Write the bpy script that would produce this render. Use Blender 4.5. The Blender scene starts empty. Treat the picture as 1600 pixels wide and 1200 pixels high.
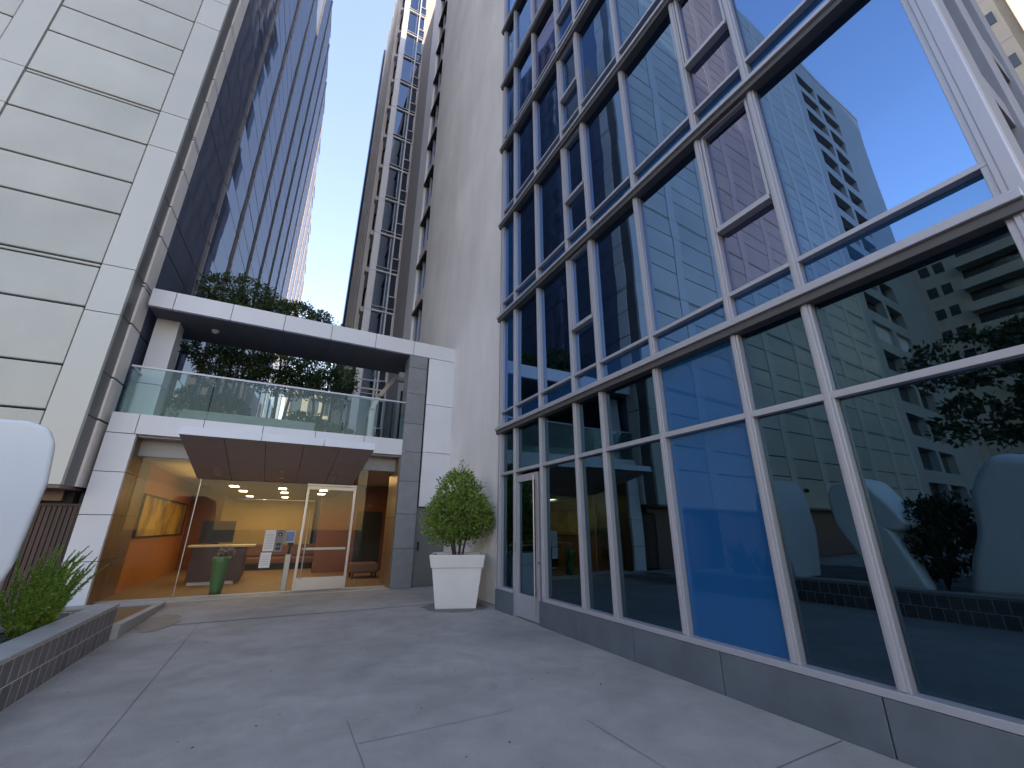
import bpy, bmesh, math, random
from math import sin, cos, pi, radians, sqrt, atan2
from mathutils import Vector, Matrix
random.seed(7)
SC = bpy.context.scene
COL = SC.collection

# ------------------------------------------------------------------ helpers
class MB:
    """collects simple solids; build() links them as one mesh object"""
    def __init__(s): s.v=[]; s.f=[]; s.sm=[]; s.mi=[]
    def add(s, vs, fs, smooth=False, mi=0):
        o=len(s.v); s.v+= [tuple(v) for v in vs]
        for f in fs: s.f.append(tuple(i+o for i in f)); s.sm.append(smooth); s.mi.append(mi)
        return s
    def box(s, x0,x1,y0,y1,z0,z1, M=None, mi=0):
        vs=[Vector(p) for p in ((x0,y0,z0),(x1,y0,z0),(x1,y1,z0),(x0,y1,z0),(x0,y0,z1),(x1,y0,z1),(x1,y1,z1),(x0,y1,z1))]
        if M: vs=[M@v for v in vs]
        return s.add(vs,[(0,3,2,1),(4,5,6,7),(0,1,5,4),(1,2,6,5),(2,3,7,6),(3,0,4,7)],mi=mi)
    def prism(s, pts, axis, a0, a1, M=None, mi=0):
        # pts: 2D outline; axis 'x': (y,z), 'y': (x,z), 'z': (x,y)
        def P(p,a): return Vector((a,p[0],p[1])) if axis=='x' else Vector((p[0],a,p[1])) if axis=='y' else Vector((p[0],p[1],a))
        n=len(pts); vs=[P(p,a0) for p in pts]+[P(p,a1) for p in pts]
        if M: vs=[M@v for v in vs]
        fs=[tuple(range(n-1,-1,-1)),tuple(range(n,2*n))]+[(i,(i+1)%n,n+(i+1)%n,n+i) for i in range(n)]
        return s.add(vs,fs,mi=mi)
    def tube(s, p, q, r0, r1=None, n=8, caps=True, mi=0):
        r1=r0 if r1 is None else r1; p=Vector(p); q=Vector(q); d=(q-p).normalized()
        a=d.orthogonal().normalized(); b=d.cross(a)
        vs=[p+(a*cos(2*pi*i/n)+b*sin(2*pi*i/n))*r0 for i in range(n)]+[q+(a*cos(2*pi*i/n)+b*sin(2*pi*i/n))*r1 for i in range(n)]
        s.add(vs,[(i,(i+1)%n,n+(i+1)%n,n+i) for i in range(n)],True,mi)
        if caps: s.add(vs,[tuple(range(n-1,-1,-1)),tuple(range(n,2*n))],False,mi)
        return s
    def path(s, pts, radii, n=7):
        for i in range(len(pts)-1): s.tube(pts[i],pts[i+1],radii[i],radii[i+1],n)
        return s
    def lathe(s, prof, c=(0,0,0), n=24, mi=0):
        vs=[];
        for r,z in prof: vs+=[(c[0]+r*cos(2*pi*i/n),c[1]+r*sin(2*pi*i/n),c[2]+z) for i in range(n)]
        fs=[]
        for k in range(len(prof)-1):
            fs+=[(k*n+i,k*n+(i+1)%n,(k+1)*n+(i+1)%n,(k+1)*n+i) for i in range(n)]
        return s.add(vs,fs,True,mi)
    def quad(s,a,b,c,d,mi=0): return s.add([a,b,c,d],[(0,1,2,3)],mi=mi)
    def build(s, name, mats, parent=None, bevel=0, seg=2, fix=True):
        me=bpy.data.meshes.new(name); me.from_pydata(s.v,[],s.f)
        me.polygons.foreach_set('use_smooth',s.sm)
        if not isinstance(mats,(list,tuple)): mats=[mats]
        for m in mats: me.materials.append(m)
        me.polygons.foreach_set('material_index',s.mi)
        if fix:
            bm=bmesh.new(); bm.from_mesh(me); bmesh.ops.recalc_face_normals(bm,faces=bm.faces); bm.to_mesh(me); bm.free()
        me.update()
        o=bpy.data.objects.new(name,me); COL.objects.link(o)
        if parent:
            o.parent=parent
            o.matrix_parent_inverse=Matrix.Translation(parent.location).inverted() if parent.type=='EMPTY' or parent.location.length>0 else Matrix()
        if bevel:
            b=o.modifiers.new('Bevel','BEVEL'); b.width=bevel; b.segments=seg; b.limit_method='ANGLE'; b.angle_limit=radians(40)
        return o

def tag(o,label,cat,group=None,kind=None):
    if label: o['label']=label
    if cat: o['category']=cat
    if group: o['group']=group
    if kind: o['kind']=kind
    return o
def thing(name,loc,label,cat,group=None):
    o=bpy.data.objects.new(name,None); COL.objects.link(o); o.location=loc; o.empty_display_size=.3
    return tag(o,label,cat,group)
def struct(o): o['kind']='structure'; return o
def copy_tree(o,parent=None):
    c=o.copy(); COL.objects.link(c)
    if parent: c.parent=parent
    for ch in list(o.children): copy_tree(ch,c)
    return c

# ------------------------------------------------------------------ materials
def nodes(name):
    m=bpy.data.materials.new(name); m.use_nodes=True; nt=m.node_tree
    return m,nt,nt.nodes['Principled BSDF'],nt.nodes['Material Output']
def N(nt,t,**k):
    n=nt.nodes.new(t)
    for a,b in k.items(): setattr(n,a,b)
    return n
def mat(name,col,rough=.5,metal=0,var=.12,scale=3,island=0,bump=0,bscale=40,spec=.5,stretch=None,var2=0,scale2=.6):
    m,nt,b,out=nodes(name); L=nt.links
    b.inputs['Roughness'].default_value=rough; b.inputs['Metallic'].default_value=metal
    b.inputs['Specular IOR Level'].default_value=spec
    tc=N(nt,'ShaderNodeTexCoord'); mp=N(nt,'ShaderNodeMapping'); L.new(tc.outputs['Object'],mp.inputs['Vector'])
    if stretch: mp.inputs['Scale'].default_value=stretch
    nz=N(nt,'ShaderNodeTexNoise'); nz.inputs['Scale'].default_value=scale; nz.inputs['Detail'].default_value=6; nz.inputs['Roughness'].default_value=.6
    L.new(mp.outputs[0],nz.inputs['Vector'])
    mr=N(nt,'ShaderNodeMapRange'); mr.inputs['From Min'].default_value=.25; mr.inputs['From Max'].default_value=.75
    mr.inputs['To Min'].default_value=1-var; mr.inputs['To Max'].default_value=1+var
    L.new(nz.outputs['Fac'],mr.inputs['Value']); f=mr.outputs[0]
    def mul(a,bv):
        q=N(nt,'ShaderNodeMath',operation='MULTIPLY'); L.new(a,q.inputs[0]); L.new(bv,q.inputs[1]); return q.outputs[0]
    if var2:
        n2=N(nt,'ShaderNodeTexNoise'); n2.inputs['Scale'].default_value=scale2; n2.inputs['Detail'].default_value=4
        L.new(tc.outputs['Object'],n2.inputs['Vector'])
        m2=N(nt,'ShaderNodeMapRange'); m2.inputs['From Min'].default_value=.3; m2.inputs['From Max'].default_value=.7
        m2.inputs['To Min'].default_value=1-var2; m2.inputs['To Max'].default_value=1+var2
        L.new(n2.outputs['Fac'],m2.inputs['Value']); f=mul(f,m2.outputs[0])
    if island:
        g=N(nt,'ShaderNodeNewGeometry'); m3=N(nt,'ShaderNodeMapRange'); m3.inputs['To Min'].default_value=1-island; m3.inputs['To Max'].default_value=1+island
        L.new(g.outputs['Random Per Island'],m3.inputs['Value']); f=mul(f,m3.outputs[0])
    vm=N(nt,'ShaderNodeVectorMath',operation='SCALE'); vm.inputs[0].default_value=col[:3]; L.new(f,vm.inputs['Scale'])
    L.new(vm.outputs[0],b.inputs['Base Color'])
    rr=N(nt,'ShaderNodeMapRange'); rr.inputs['To Min'].default_value=max(0,rough-.08); rr.inputs['To Max'].default_value=min(1,rough+.08)
    L.new(nz.outputs['Fac'],rr.inputs['Value']); L.new(rr.outputs[0],b.inputs['Roughness'])
    if bump:
        bn=N(nt,'ShaderNodeTexNoise'); bn.inputs['Scale'].default_value=bscale; bn.inputs['Detail'].default_value=5
        L.new(mp.outputs[0],bn.inputs['Vector'])
        bp=N(nt,'ShaderNodeBump'); bp.inputs['Strength'].default_value=bump; bp.inputs['Distance'].default_value=.02
        L.new(bn.outputs['Fac'],bp.inputs['Height']); L.new(bp.outputs[0],b.inputs['Normal'])
    return m
def glass_mat(name,tint,back,mirror,lo,hi,opaque=None,warp=.0):
    """coated pane: tinted mirror over a see-through (or painted) body"""
    m,nt,b,out=nodes(name); L=nt.links; nt.nodes.remove(b)
    gl=N(nt,'ShaderNodeBsdfGlossy'); gl.inputs['Color'].default_value=(*mirror,1); gl.inputs['Roughness'].default_value=.0
    if opaque is None:
        bd=N(nt,'ShaderNodeBsdfTransparent'); bd.inputs['Color'].default_value=(*tint,1)
    else:
        bd=N(nt,'ShaderNodeBsdfDiffuse'); bd.inputs['Color'].default_value=(*opaque,1)
    lw=N(nt,'ShaderNodeLayerWeight'); lw.inputs['Blend'].default_value=.35
    mr=N(nt,'ShaderNodeMapRange'); mr.inputs['To Min'].default_value=lo; mr.inputs['To Max'].default_value=hi
    L.new(lw.outputs['Fresnel'],mr.inputs['Value'])
    mx=N(nt,'ShaderNodeMixShader'); L.new(mr.outputs[0],mx.inputs[0]); L.new(bd.outputs[0],mx.inputs[1]); L.new(gl.outputs[0],mx.inputs[2])
    if warp:
        tc=N(nt,'ShaderNodeTexCoord'); nz=N(nt,'ShaderNodeTexNoise'); nz.inputs['Scale'].default_value=.9; nz.inputs['Detail'].default_value=1
        L.new(tc.outputs['Object'],nz.inputs['Vector'])
        bp=N(nt,'ShaderNodeBump'); bp.inputs['Strength'].default_value=1; bp.inputs['Distance'].default_value=warp
        L.new(nz.outputs['Fac'],bp.inputs['Height']); L.new(bp.outputs[0],gl.inputs['Normal'])
    L.new(mx.outputs[0],out.inputs['Surface']); return m
def emit(name,col,s):
    m,nt,b,out=nodes(name)
    b.inputs['Base Color'].default_value=(*col,1); b.inputs['Emission Color'].default_value=(*col,1); b.inputs['Emission Strength'].default_value=s; return m
def leafmat(name,col,var=.45,trans=.25):
    m,nt,b,out=nodes(name); L=nt.links
    g=N(nt,'ShaderNodeNewGeometry'); cr=N(nt,'ShaderNodeValToRGB')
    cr.color_ramp.elements[0].color=(*[c*(1-var) for c in col],1); cr.color_ramp.elements[1].color=(col[0]*(1+var)*1.15,col[1]*(1+var),col[2]*(1+var*.6),1)
    L.new(g.outputs['Random Per Island'],cr.inputs[0]); L.new(cr.outputs[0],b.inputs['Base Color']); b.inputs['Roughness'].default_value=.45
    tr=N(nt,'ShaderNodeBsdfTranslucent'); L.new(cr.outputs[0],tr.inputs['Color']); mx=N(nt,'ShaderNodeMixShader'); mx.inputs[0].default_value=trans
    L.new(b.outputs[0],mx.inputs[1]); L.new(tr.outputs[0],mx.inputs[2]); L.new(mx.outputs[0],out.inputs['Surface']); return m
def brickmat(name,c1,c2,mortar,w,h,rough=.5,ms=.006,offset=.5,axis='x'):
    m,nt,b,out=nodes(name); L=nt.links
    tc=N(nt,'ShaderNodeTexCoord'); sp=N(nt,'ShaderNodeSeparateXYZ'); L.new(tc.outputs['Object'],sp.inputs[0])
    ad=N(nt,'ShaderNodeMath',operation='ADD'); L.new(sp.outputs['X'],ad.inputs[0]); L.new(sp.outputs['Y'],ad.inputs[1])
    cb=N(nt,'ShaderNodeCombineXYZ'); L.new(ad.outputs[0],cb.inputs['X']); L.new(sp.outputs['Z'],cb.inputs['Y'])
    br=N(nt,'ShaderNodeTexBrick'); br.offset=offset; br.inputs['Scale'].default_value=1; br.inputs['Brick Width'].default_value=w; br.inputs['Row Height'].default_value=h
    br.inputs['Mortar Size'].default_value=ms; br.inputs['Color1'].default_value=(*c1,1); br.inputs['Color2'].default_value=(*c2,1); br.inputs['Mortar'].default_value=(*mortar,1)
    L.new(cb.outputs[0],br.inputs['Vector'])
    nz=N(nt,'ShaderNodeTexNoise'); nz.inputs['Scale'].default_value=9; nz.inputs['Detail'].default_value=6; L.new(tc.outputs['Object'],nz.inputs['Vector'])
    mr=N(nt,'ShaderNodeMapRange'); mr.inputs['To Min'].default_value=.6; mr.inputs['To Max'].default_value=1.4; L.new(nz.outputs['Fac'],mr.inputs['Value'])
    vm=N(nt,'ShaderNodeVectorMath',operation='SCALE'); L.new(br.outputs['Color'],vm.inputs[0]); L.new(mr.outputs[0],vm.inputs['Scale'])
    L.new(vm.outputs[0],b.inputs['Base Color']); b.inputs['Roughness'].default_value=rough
    bp=N(nt,'ShaderNodeBump'); bp.inputs['Strength'].default_value=.4; bp.inputs['Distance'].default_value=.004; L.new(br.outputs['Fac'],bp.inputs['Height']); bp.invert=True
    L.new(bp.outputs[0],b.inputs['Normal']); return m

def concrete_ground():
    m,nt,b,out=nodes('plaza_concrete'); L=nt.links
    tc=N(nt,'ShaderNodeTexCoord')
    def noise(s,d=6,r=.6,dist=0):
        n=N(nt,'ShaderNodeTexNoise'); n.inputs['Scale'].default_value=s; n.inputs['Detail'].default_value=d; n.inputs['Roughness'].default_value=r; n.inputs['Distortion'].default_value=dist
        L.new(tc.outputs['Object'],n.inputs['Vector']); return n.outputs['Fac']
    def rng(f,a,b_,c,d):
        q=N(nt,'ShaderNodeMapRange'); q.inputs['From Min'].default_value=a; q.inputs['From Max'].default_value=b_; q.inputs['To Min'].default_value=c; q.inputs['To Max'].default_value=d
        L.new(f,q.inputs['Value']); return q.outputs[0]
    def mul(a,c):
        q=N(nt,'ShaderNodeMath',operation='MULTIPLY'); L.new(a,q.inputs[0]); L.new(c,q.inputs[1]); return q.outputs[0]
    f=rng(noise(.55,4,.55,.6),.3,.7,.82,1.16)
    f=mul(f,rng(noise(2.2,7,.65,.4),.3,.7,.86,1.13))
    f=mul(f,rng(noise(90,3,.6),.25,.75,.86,1.14))
    # pale scuffs and dark spots with a shape of their own
    f=mul(f,rng(noise(1.1,8,.7,1.5),.62,.74,1,1.3)); f=mul(f,rng(noise(5.5,8,.75,.8),.62,.75,1,1.18))
    f=mul(f,rng(noise(1.7,6,.7,1.0),.27,.34,.76,1))
    vo=N(nt,'ShaderNodeTexVoronoi'); vo.inputs['Scale'].default_value=3.1; L.new(tc.outputs['Object'],vo.inputs['Vector'])
    f=mul(f,rng(vo.outputs['Distance'],.028,.036,.35,1))
    vm=N(nt,'ShaderNodeVectorMath',operation='SCALE'); vm.inputs[0].default_value=(.335,.314,.294); L.new(f,vm.inputs['Scale'])
    L.new(vm.outputs[0],b.inputs['Base Color']); b.inputs['Roughness'].default_value=.72; b.inputs['Specular IOR Level'].default_value=.4
    bp=N(nt,'ShaderNodeBump'); bp.inputs['Strength'].default_value=.25; bp.inputs['Distance'].default_value=.006; L.new(noise(140,4),bp.inputs['Height']); L.new(bp.outputs[0],b.inputs['Normal'])
    return m

M=dict(
 ground=concrete_ground(),
 joint=mat('joint_dirt',(.125,.12,.12),.9,var=.3),
 street=mat('street_asphalt',(.06,.06,.062),.85,var=.25,scale=6),
 alum=mat('anodised_aluminium',(.42,.43,.49),.40,.4,var=.025,scale=.8),
 alumdk=mat('aluminium_painted_shade',(.10,.10,.11),.5,.3),  # dark copy of the aluminium, colours in the soffit shade under the bands
 white=mat('white_metal_panel',(.64,.66,.71),.42,.0,var=.04,scale=1.5,island=.03),
 whitesteel=mat('white_painted_steel',(.75,.76,.78),.4),
 panel=mat('office_metal_panel',(.44,.455,.43),.42,.1,var=.08,scale=.7,island=.06,var2=.08,stretch=(1,1,.4)),
 pil=mat('pilaster_panel',(.50,.515,.50),.42,.12,var=.04,scale=.8,island=.03),
 paneldk=mat('panel_joint_backing',(.02,.02,.022),.8),
 strip=mat('column_cladding',(.82,.78,.74),.45,.1,var=.06,island=.05),
 notch=mat('dark_reveal_panel',(.14,.14,.14),.4,.1,var=.08,island=.06),
 mulc=mat('tower_mullion',(.20,.18,.18),.4,.3,var=.1),
 granite=mat('maroon_granite',(.15,.09,.095),.35,var=.2,scale=30,var2=.1),
 conc=mat('grey_concrete_wall',(.68,.665,.665),.85,var=.09,scale=1.1,bump=.15,bscale=30,stretch=(1,1,.25),var2=.10,scale2=.3),
 pale=mat('pale_white_cladding',(.86,.86,.88),.5,var=.03,island=.04),
 concdk=mat('dark_concrete_wall',(.42,.40,.41),.85,var=.08,scale=2),
 stone=mat('grey_stone_pier',(.20,.215,.235),.5,var=.12,scale=4,island=.10,var2=.08),
 base=mat('grey_stone_base',(.10,.12,.15),.5,var=.10,scale=3,island=.06,var2=.1,scale2=1.5),
 bronze=mat('bronze_panel',(.22,.145,.09),.32,.4,var=.05,scale=1,island=.08),
 soffit=mat('brown_soffit_panel',(.36,.295,.28),.5,var=.08,island=.06),
 soffitlt=mat('grey_soffit',(.34,.34,.35),.6),
 dksoffit=mat('dark_terrace_soffit',(.125,.12,.14),.7),
 wood=mat('orange_wood_wall',(.42,.17,.055),.4,var=.16,scale=3,stretch=(3,1,.15)),
 yellow=mat('lobby_stone_wall',(.40,.31,.17),.6,var=.12,scale=1.5),
 redwood=mat('red_brown_panel',(.17,.055,.03),.4,var=.12),
 ceil=mat('lobby_ceiling',(.5,.42,.28),.8),
 carpet=mat('lobby_floor',(.20,.13,.08),.6,var=.16,scale=4),
 brown=mat('desk_veneer',(.095,.045,.045),.45,var=.12),
 counter=mat('pale_countertop',(.62,.52,.38),.4),
 leather=mat('brown_leather',(.15,.07,.055),.5,var=.15),
 darkm=mat('black_metal',(.02,.02,.022),.4,.3),
 steel=mat('brushed_steel',(.40,.41,.44),.35,.8,var=.05),
 threshold=mat('stone_threshold',(.40,.385,.36),.7,var=.1),
 potm=mat('white_planter',(.70,.69,.68),.55,var=.05,scale=3,bump=.05),
 soil=mat('soil',(.035,.028,.022),.95,var=.4,bump=.5,bscale=30),
 gravel=mat('dark_gravel',(.05,.055,.06),.55,var=.5,scale=25,bump=.8,bscale=22),
 slab=mat('slate_coping',(.33,.335,.34),.5,var=.14,scale=6,bump=.08,bscale=30),
 tile=brickmat('slate_tile_wall',(.085,.085,.095),(.14,.135,.14),(.50,.48,.46),.19,.225,.45,.006,offset=.35),
 sculpt2=mat('lightened_white_sculpture',(.88,.90,.92),.6,var=.03,scale=2,bump=.04,bscale=20),  # lightened copy of the sculpture white, offsets shade on the two reflected ones
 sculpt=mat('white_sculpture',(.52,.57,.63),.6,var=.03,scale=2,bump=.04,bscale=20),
 bark=mat('bark',(.075,.06,.05),.9,var=.3,scale=12,bump=.4),
 palebark=mat('pale_bark',(.16,.14,.12),.85,var=.3,scale=8),
 leafpot=leafmat('bright_leaves',(.19,.31,.07),.45,.4),
 leafdk=leafmat('dark_leaves',(.06,.115,.05),.5,.25),
 leafmid=leafmat('street_tree_leaves',(.05,.085,.04),.5),
 fern=leafmat('fern_leaves',(.17,.31,.06),.4,.35),
 shrubm=leafmat('shrub_leaves',(.035,.06,.03),.4,.1),
 vase=mat('green_glazed_vase',(.10,.20,.075),.3,var=.08),
 paper=mat('paper',(.72,.72,.72),.7,var=.02),
 print_=mat('printed_ink',(.12,.12,.14),.7),
 blueprint=mat('blue_sheet',(.10,.14,.30),.5),
 concbox=mat('terrace_planter_box',(.30,.32,.30),.7),
 cream=mat('cream_stucco',(.55,.51,.45),.85,var=.06,scale=1,var2=.06),
 cream2=mat('pale_apartment_stucco',(.42,.40,.34),.85,var=.06,scale=1),
 beige=mat('tower_beige_concrete',(.60,.55,.52),.8,var=.06,scale=1),
 winddk=mat('dark_window',(.03,.035,.04),.15,spec=.8),
 intw=mat('interior_wall',(.10,.11,.12),.8),
 intf=mat('interior_slab',(.12,.12,.13),.8),
 blind=mat('roller_blind',(.45,.55,.56),.8,var=.03),
 brickfar=mat('shade_block_brick',(.34,.28,.24),.85,var=.1),
)
M['pane']=glass_mat('coated_glass',(.26,.32,.34),None,(.20,.36,.50),.26,.9,warp=.0016)
M['pane_blue']=glass_mat('blue_coated_glass',(.22,.30,.36),None,(.30,.50,.83),.48,.98,warp=.0016)
M['pane_violet']=glass_mat('violet_coated_glass',(.30,.32,.38),None,(.41,.44,.66),.44,.95,warp=.0016)
M['spandrel']=glass_mat('blue_spandrel_glass',None,None,(.30,.52,.88),.30,.9,opaque=(.010,.050,.15),warp=.001)
M['bluepanel']=glass_mat('blue_painted_glass',None,None,(.34,.50,.72),.10,.85,opaque=(.010,.080,.24),warp=.0008)
M['officeglass']=glass_mat('office_dark_glass',None,None,(.60,.63,.72),.14,.44,opaque=(.12,.148,.225),warp=.0003)
M['resiglass']=glass_mat('tower_window_glass',None,None,(.45,.55,.72),.25,1.0,opaque=(.012,.015,.022),warp=.001)
M['clear']=glass_mat('clear_glass',(.93,.95,.94),None,(.85,.92,.95),.01,.13)
M['rail']=glass_mat('green_balustrade_glass',(.84,.92,.91),None,(.7,.8,.82),.015,.28)
M['lamp']=emit('warm_lamp',(1,.74,.34),6)
M['screen']=emit('tablet_screen',(.10,.13,.28),.12)
M['lobbysign']=mat('monitor_screen',(.02,.023,.035),.5,spec=.2)

# ------------------------------------------------------------------ ground
g=MB(); g.quad((-400,-400,-.02),(400,-400,-.02),(400,400,-.02),(-400,400,-.02)); o=g.build('ground',M['street']); struct(o)
g=MB(); g.quad((-30,-14,0),(14,-14,0),(14,13.6,0),(-30,13.6,0)); o=g.build('plaza',M['ground']); struct(o)
g=MB()
def strip(x0,x1,y0,y1): g.quad((x0,y0,.004),(x1,y0,.004),(x1,y1,.004),(x0,y1,.004))
random.seed(3)
def wob(ax,c,a,b,w):
    n=max(2,int((b-a)/.35)); pts=[]
    for i in range(n+1):
        t=a+(b-a)*i/n; pts.append((t,c+random.uniform(-.004,.004),w*random.uniform(.55,1.25)/2))
    for (t0,c0,w0),(t1,c1,w1) in zip(pts,pts[1:]):
        if ax=='y': g.quad((c0-w0,t0,.004),(c0+w0,t0,.004),(c1+w1,t1,.004),(c1-w1,t1,.004))
        else: g.quad((t0,c0-w0,.004),(t1,c1-w1,.004),(t1,c1+w1,.004),(t0,c0+w0,.004))
wob('x',10.0,-1.9,4.3,.045); wob('y',-.97,-4,9.97,.006); wob('y',.80,-4,4.6,.006); wob('x',4.1,.82,2.2,.005)
wob('x',2.36,3.3,4.25,.010); wob('y',2.68,-4,3.6,.005)
o=g.build('plaza_joints',M['joint']); struct(o)
def blot(name,cx,cy,rx,ry,m,seed):
    random.seed(seed); n=26
    b=MB(); b.add([(cx+rx*cos(2*pi*i/n)*random.uniform(.82,1.12),cy+ry*sin(2*pi*i/n)*random.uniform(.82,1.12),.006) for i in range(n)],[tuple(range(n))])
    struct(b.build(name,m))
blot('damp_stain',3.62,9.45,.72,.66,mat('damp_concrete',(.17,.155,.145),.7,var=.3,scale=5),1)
blot('damp_stain',-1.62,10.4,.30,.8,mat('brown_damp_concrete',(.225,.205,.185),.6,var=.3,scale=5),2)
random.seed(12)
g=MB()
for i in range(26):
    x,y=random.uniform(-1.7,4.1),random.uniform(2.2,9.6); q=random.uniform(.004,.010)
    g.add([(x+q*cos(a)*random.uniform(.5,1.3),y+q*sin(a)*random.uniform(.5,1.3),z) for z in (.003,.009) for a in (0,1.3,2.5,3.8,5)],[(9,8,7,6,5)[::-1],(0,1,6,5),(1,2,7,6),(2,3,8,7),(3,4,9,8),(4,0,5,9)],mi=i%3==0)
o=g.build('ground_litter',[M['joint'],M['palebark']]); o['kind']='stuff'; tag(o,'tiny bits of dry leaf and grit scattered on the concrete','litter')
g=MB(); g.box(-3.3,3.0,12.86,13.44,.002,.022); o=g.build('doorway_threshold',M['threshold']); struct(o)

# ------------------------------------------------------------------ glass building (right)
GB=thing('glass_building',(4.4,4.6,0),'blue glass curtain wall building with pale metal mullions along the right of the plaza','building')
XF=4.36
FL=[3.84,6.83,9.80,12.66,15.42,18.15,20.95,23.8]; TOP=26.0
CE=[8.70,7.99,6.91,5.76,5.04,3.86,2.65,1.87,.43]
random.seed(11)
def pane(mb_name,y0,y1,z0,z1,m,tilt=.005,x=XF+.03):
    a=random.uniform(-tilt,tilt)*.6; b=random.uniform(-tilt,tilt)
    mb=MB(); yc,zc=(y0+y1)/2,(z0+z1)/2
    mb.box(-.006,.006,y0-yc,y1-yc,z0-zc,z1-zc)
    o=mb.build(mb_name,m,GB)
    o.matrix_parent_inverse=Matrix(); o.matrix_basis=Matrix.Translation((x-4.4,yc-4.6,zc))@Matrix.Rotation(a,4,'Z')@Matrix.Rotation(b,4,'Y')
    return o
def part(name,m,fn,bevel=.004,parent=GB):
    mb=MB(); fn(mb); return mb.build(name,m,parent,bevel)
# mullions
for i,y in enumerate(CE):
    w=.046 if i not in (0,8) else .065
    zb=0.0 if i in (1,) else (.44 if i!=2 else 0)
    part('mullion',M['alum'],lambda b:(b.box(XF-.055,XF+.10,y-w,y+w,zb,TOP),b.box(XF-.075,XF-.055,y-.022,y+.022,max(zb,.46),TOP)))
part('end_frame',M['alum'],lambda b:b.box(XF-.04,XF+.12,8.72,8.84,.44,TOP))
for k,z in enumerate(FL):
    part('floor_band',[M['alum'],M['alumdk']],lambda b:(b.box(XF-.15,XF+.1,.36,8.82,z-.04,z+.02),b.box(XF-.10,XF+.1,.362,8.818,z+.02,z+.07),b.box(XF-.115,XF+.1,.365,8.815,z-.125,z-.04,mi=1)),.006)  # lowest strip is coloured dark as painted soffit shade
    if k<7:
        part('spandrel_rail',M['alum'],lambda b:b.box(XF-.06,XF+.09,.44,8.68,z+.365,z+.415))
part('transom',M['alum'],lambda b:b.box(XF-.06,XF+.09,.44,8.68,2.735,2.80))
part('sill',M['alum'],lambda b:b.box(XF-.09,XF+.09,.40,6.86,.395,.455))
part('sill',M['alum'],lambda b:b.box(XF-.09,XF+.09,8.04,8.76,.40,.46))
# panes
for c in range(8):
    y1,y0=CE[c]-.055,CE[c+1]+.055
    if c==7: y0=.50
    blue=(c==5)
    m=M['bluepanel'] if blue else M['pane']
    if c!=1: pane('window_pane',y0,y1,.45,2.74,m)
    pane('window_pane',y0,y1,2.80,3.735,m)
    for k,z in enumerate(FL[:-1]):
        zt=FL[k+1]-.105
        pane('spandrel_panel',y0,y1,z+.07,z+.365,M['spandrel'])
        pm=M['spandrel'] if (c==0 and k<2) else M['pane_violet'] if (c==6 or (c in (2,5) and k>2)) else M['pane_blue']
        if c in (3,6):
            zm=z+1.30
            pane('window_pane',y0,y1,z+.415,zm-.03,pm); pane('window_pane',y0+.03,y1-.03,zm+.03,zt-.04,pm)
            part('casement_frame',M['alum'],lambda b:(b.box(XF-.085,XF+.05,y0-.0,y1+.0,zm-.035,zm+.035),b.box(XF-.045,XF+.05,y0,y0+.035,zm+.037,zt),b.box(XF-.045,XF+.05,y1-.035,y1,zm+.037,zt),b.box(XF-.044,XF+.05,y0+.037,y1-.037,zt-.04,zt)))
        else: pane('window_pane',y0,y1,z+.415,zt,pm)
# stone base
part('stone_base',M['base'],lambda b:b.box(XF-.085,XF+.2,8.03,8.80,0,.395),.006)
def basef(b):
    for a,c in ((7.02,5.95),(5.94,4.70),(4.69,3.42),(3.41,2.02),(2.01,.42)): b.box(XF-.085,XF+.2,c,a,0,.39)
part('stone_base',M['base'],basef,.006)
# door
def df(b):
    b.box(XF-.05,XF+.05,7.045,7.16,.02,2.66); b.box(XF-.05,XF+.05,7.85,7.93,.02,2.66)
    b.box(XF-.049,XF+.05,7.162,7.848,2.52,2.66); b.box(XF-.049,XF+.05,7.162,7.848,.02,.42)
door=part('door',M['alum'],df)
def dset(name,m,fn,bev=.003):
    mb=MB(); fn(mb); o=mb.build(name,m,None,bev); o.parent=door; return o
dset('glass',M['pane'],lambda b:b.box(XF+.0,XF+.012,7.16,7.85,.42,2.52),0)
dset('pull_handle',M['steel'],lambda b:(b.tube((XF-.12,7.10,.15),(XF-.12,7.10,2.60),.016,n=10),b.tube((XF-.12,7.10,.55),(XF-.045,7.10,.55),.012),b.tube((XF-.12,7.10,1.45),(XF-.045,7.10,1.45),.012),b.tube((XF-.12,7.10,2.4),(XF-.045,7.10,2.4),.012)),0)
dset('lock',M['steel'],lambda b:(b.tube((XF-.07,7.06,1.0),(XF-.045,7.06,1.0),.025,n=12),b.box(XF-.075,XF-.05,7.88,7.92,1.22,1.34)))
dset('notice',M['paper'],lambda b:b.box(XF+.03,XF+.035,7.2,7.80,2.02,2.48),0)
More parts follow.
